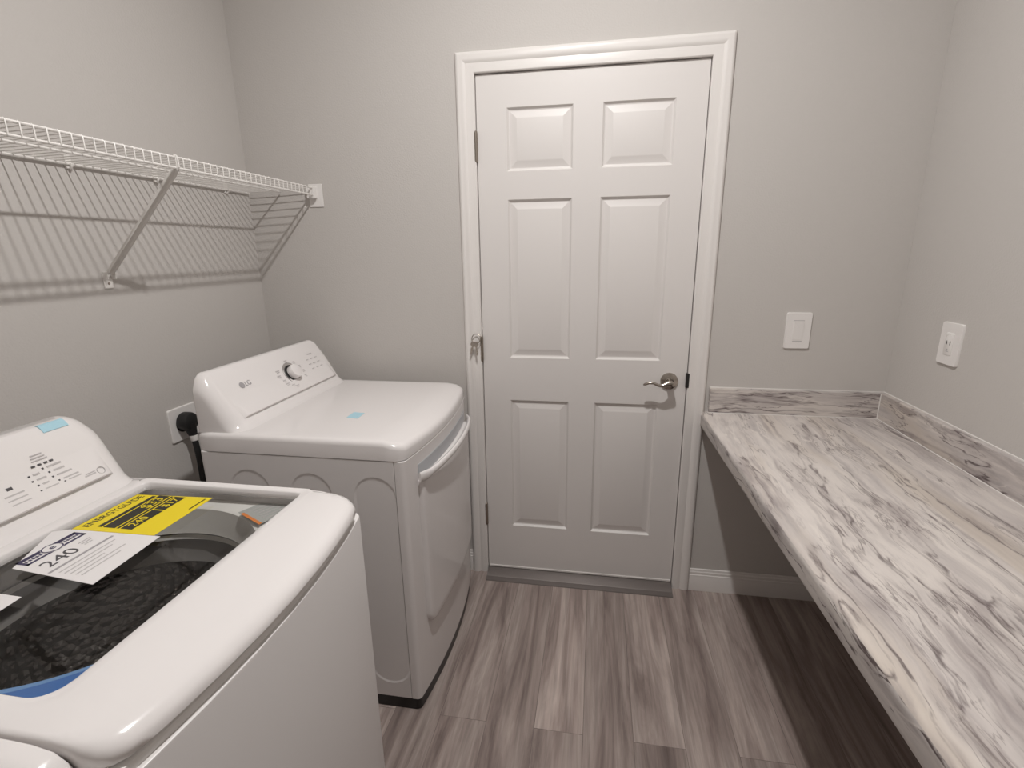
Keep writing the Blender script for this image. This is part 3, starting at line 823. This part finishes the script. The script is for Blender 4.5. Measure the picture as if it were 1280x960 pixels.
bm = bm_new(); add_decal(bm, Ms @ Matrix.Translation((0, .038, .0070)), -.018, .018, -.0012, .0012, .0006); obj('upper_line', bm, M_INK3, sw, smooth=False)
ou = thing('wall_outlet', 'white single outlet plate on the wall above the counter upstand', 'outlet', (XR, -.296, 1.152))
Mo = frame((XR, -.296, 1.152), (0, -1, 0), (0, 0, 1))
obj('cover_plate', rounded_plate(0, 0, .090, .128, .0075, Mo), M_PLATE, ou)
bm = bm_new(); o_ = rrect(-.017, .017, -.034, .034, .004, 4)
add_loft(bm, [[Mo @ Vector((x, y, .007)) for x, y in o_], [Mo @ Vector((x, y, .0088)) for x, y in o_], [Mo @ Vector((x * .95, y * .97, .0094)) for x, y in o_]]); rc = obj('receptacle', bm, M_PLATE, ou)
bm = bm_new(); add_decal(bm, Mo @ Matrix.Translation((-.0075, .004, .0093)), -.0018, .0018, -.006, .006, .0004); add_decal(bm, Mo @ Matrix.Translation((.0075, .003, .0093)), -.0018, .0018, -.006, .006, .0004)
obj('slots', bm, M_SLOT, rc, smooth=False)
bm = bm_new(); add_lathe(bm, [(0, .0093), (.0034, .0093), (.0034, .0097), (0, .0097)], Mo @ Matrix.Translation((-.001, -.018, 0)), 14)
add_decal(bm, Mo @ Matrix.Translation((0, -.023, .0093)), -.006, .006, -.001, .001, .0004)
obj('ground_hole', bm, M_INK3, rc, smooth=False)
bm = bm_new(); pts = [Mo @ Vector((.0115 * math.cos(a), .018 + .0115 * math.sin(a), .0094)) for a in [2 * PI * k / 24 for k in range(25)]]
add_tube(bm, pts, .0007, 6, False); obj('moulded_ring', bm, M_PLATE, rc)

# ------------------------------------------------------------------ counter
ct = thing('countertop', 'grey and white veined countertop fixed along the wall with open space below', 'countertop', (1.2, -1.2, .76))
CZT, CTH = .818, .055
def edge_x(y): return .880 - .019 * y
YN = -2.35
pr_ = fillet([(0, CZT - CTH), (.7, CZT - CTH), (.7, CZT), (0, CZT)], [.004, .001, .001, .017], 8)
bm = bm_new(); rings = []
for k in range(25):
    y = -.001 + (YN + .001) * k / 24; ex = edge_x(y)
    rings.append([Vector((ex + u * ((XR - .001 - ex) / .7) if u > .1 else ex + u, y, z)) for u, z in pr_])
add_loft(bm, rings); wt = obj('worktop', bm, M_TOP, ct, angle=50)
wt.data.materials.append(M_FRONT)                      # front edge: browner run of the pattern, plus shade painted into a darker base
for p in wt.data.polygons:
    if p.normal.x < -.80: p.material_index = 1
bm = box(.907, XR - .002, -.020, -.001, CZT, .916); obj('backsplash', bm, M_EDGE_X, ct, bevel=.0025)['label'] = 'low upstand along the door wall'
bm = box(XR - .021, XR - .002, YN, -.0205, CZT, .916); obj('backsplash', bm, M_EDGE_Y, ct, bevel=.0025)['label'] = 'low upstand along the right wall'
bm = bm_new()
add_tube(bm, [(.905, -.0205, CZT + .0005), (XR - .021, -.0205, CZT + .0005), (XR - .0215, YN, CZT + .0005)], .0016, 6)
add_tube(bm, [(XR - .0213, -.0208, CZT), (XR - .0213, -.0208, .915)], .0022, 6)
add_tube(bm, [(.907, -.001, .917), (XR - .002, -.001, .917), (XR - .002, YN, .917)], .0022, 6)
obj('caulk_line', bm, M_CAULK, ct)['label'] = 'white caulk along the upstand joints'

# ------------------------------------------------------------------ wire shelf
ws = thing('wire_shelf', 'white ventilated wire shelf with braces above the washer and dryer', 'wire shelf', (XL + .15, -1.0, 1.69))
SX, SZ, SZL, YS = XL + .3, 1.700, 1.673, -2.05
def rod(pts, r=.0032, name='rod'):
    bm = bm_new(); add_tube(bm, pts, r, 8); return obj(name, bm, M_WIRE, ws)
rod([(SX, YS, SZ), (SX, -.012, SZ)]); rod([(SX, YS, SZL), (SX, -.012, SZL)])
rod([(XL + .008, YS, 1.688), (XL + .008, -.012, 1.688)]); rod([(XL + .150, YS, 1.6905), (XL + .150, -.012, 1.6905)])
bm = bm_new(); n = int((-.02 - YS) / .0254)
for k in range(n + 1):
    y = -.022 - k * .0254
    add_tube(bm, [(XL + .004, y, 1.6915), (XL + .15, y, 1.6955), (SX - .006, y, SZ + .0025), (SX + .001, y, SZ + .0028), (SX + .004, y, SZ - .001), (SX + .0035, y, SZL - .002)], .0016, 6)
obj('wire_deck', bm, M_WIRE, ws)
def brace(y):
    top = Vector((SX - .002, y, SZL + .002)); bot = Vector((XL + .012, y, 1.392))
    d = (top - bot).normalized(); side = Vector((0, 1, 0)); nn = d.cross(side)
    bm = bm_new(); R = []
    for p, w in ((bot, .008), (bot + d * .03, .011), (top - d * .03, .011), (top, .008)):
        R.append([p + side * (w * a) + nn * (.004 * b_ if abs(a) > .5 else 0) for a, b_ in ((-1, -1), (-1, 1), (-.5, .6), (.5, .6), (1, 1), (1, -1), (.5, -.4), (-.5, -.4))])
    add_loft(bm, R)
    b = obj('brace', bm, M_WIRE, ws)
    bm = bm_new(); add_tube(bm, [(SX + .001, y - .004, SZL - .006), (SX + .008, y - .004, SZL + .002), (SX + .0075, y - .004, SZ - .006), (SX + .006, y - .004, SZ + .003), (SX - .002, y - .004, SZ + .006)], .0028, 8)
    obj('hook', bm, M_WIRE, b)
    bm = bm_new(); add_box(bm, XL, XL + .004, y - .014, y + .014, 1.352, 1.398); add_box(bm, XL + .002, XL + .020, y - .0135, y - .011, 1.378, 1.400); add_box(bm, XL + .002, XL + .020, y + .011, y + .0135, 1.378, 1.400)
    f_ = obj('foot_plate', bm, M_WIRE, b, bevel=.001)
    bm = bm_new(); add_lathe(bm, [(0, .004), (.004, .004), (.003, .0058), (0, .0062)], frame((XL, y, 1.366), (0, 1, 0), (0, 0, 1)), 12); obj('screw', bm, M_NICKEL, b)
brace(-.702); brace(-1.135); brace(-1.90)
for y in (-.14, -.464, -.745, -1.03, -1.35, -1.7):
    bm = bm_new(); add_box(bm, XL, XL + .006, y - .009, y + .009, 1.676, 1.712); add_tube(bm, [(XL + .003, y, 1.679), (XL + .009, y, 1.677), (XL + .0135, y, 1.682), (XL + .0135, y, 1.690)], .0035, 8)
    obj('wall_clip', bm, M_WIRE, ws, bevel=.001)
bm = bm_new(); add_box(bm, -.705, -.645, -.004, 0, 1.628, 1.716)
add_box(bm, -.700, -.668, -.028, -.003, 1.660, 1.7055)
obj('end_bracket', bm, M_PLATE, ws, bevel=.002)

# ------------------------------------------------------------------ ceiling light (the room's lamp)
LX, LY = .36, -1.13
cl_ = thing('ceiling_light', 'small round white downlight set flush in the ceiling', 'ceiling light', (LX, LY, ZC))
bm = bm_new(); add_lathe(bm, [(.034, 0), (.075, 0), (.074, -.004), (.062, -.006), (.040, -.004), (.034, 0)], Matrix.Translation((LX, LY, ZC)), 40); obj('base', bm, M_TRIM, cl_)
bm = bm_new(); add_lathe(bm, [(.033, 0), (.033, -.003), (.028, -.0055), (.016, -.0075), (.001, -.008)], Matrix.Translation((LX, LY, ZC)), 24, False, True); obj('diffuser', bm, M_LAMP, cl_)

# ------------------------------------------------------------------ camera
cam = bpy.data.cameras.new('camera'); co = bpy.data.objects.new('camera', cam); COL.objects.link(co)
rx, roll, yaw, f = 1.31273390, -.0137740068, .167630903, 624.705278
R = Matrix.Rotation(yaw, 4, 'Z') @ Matrix.Rotation(rx, 4, 'X') @ Matrix.Rotation(roll, 4, 'Z')
co.matrix_world = Matrix.Translation((.45752113, -1.99693425, 1.44043876)) @ R
cam.sensor_width = 36; cam.lens = f / 1280 * 36; cam.clip_start = .01; cam.clip_end = 50
S.camera = co
w = bpy.data.worlds.new('world'); S.world = w; w.use_nodes = True
w.node_tree.nodes['Background'].inputs[0].default_value = (.02, .02, .02, 1)
vs = S.view_settings
vs.view_transform = 'Standard'; vs.look = 'None'; vs.gamma = 1; vs.use_curve_mapping = False; vs.exposure = 0
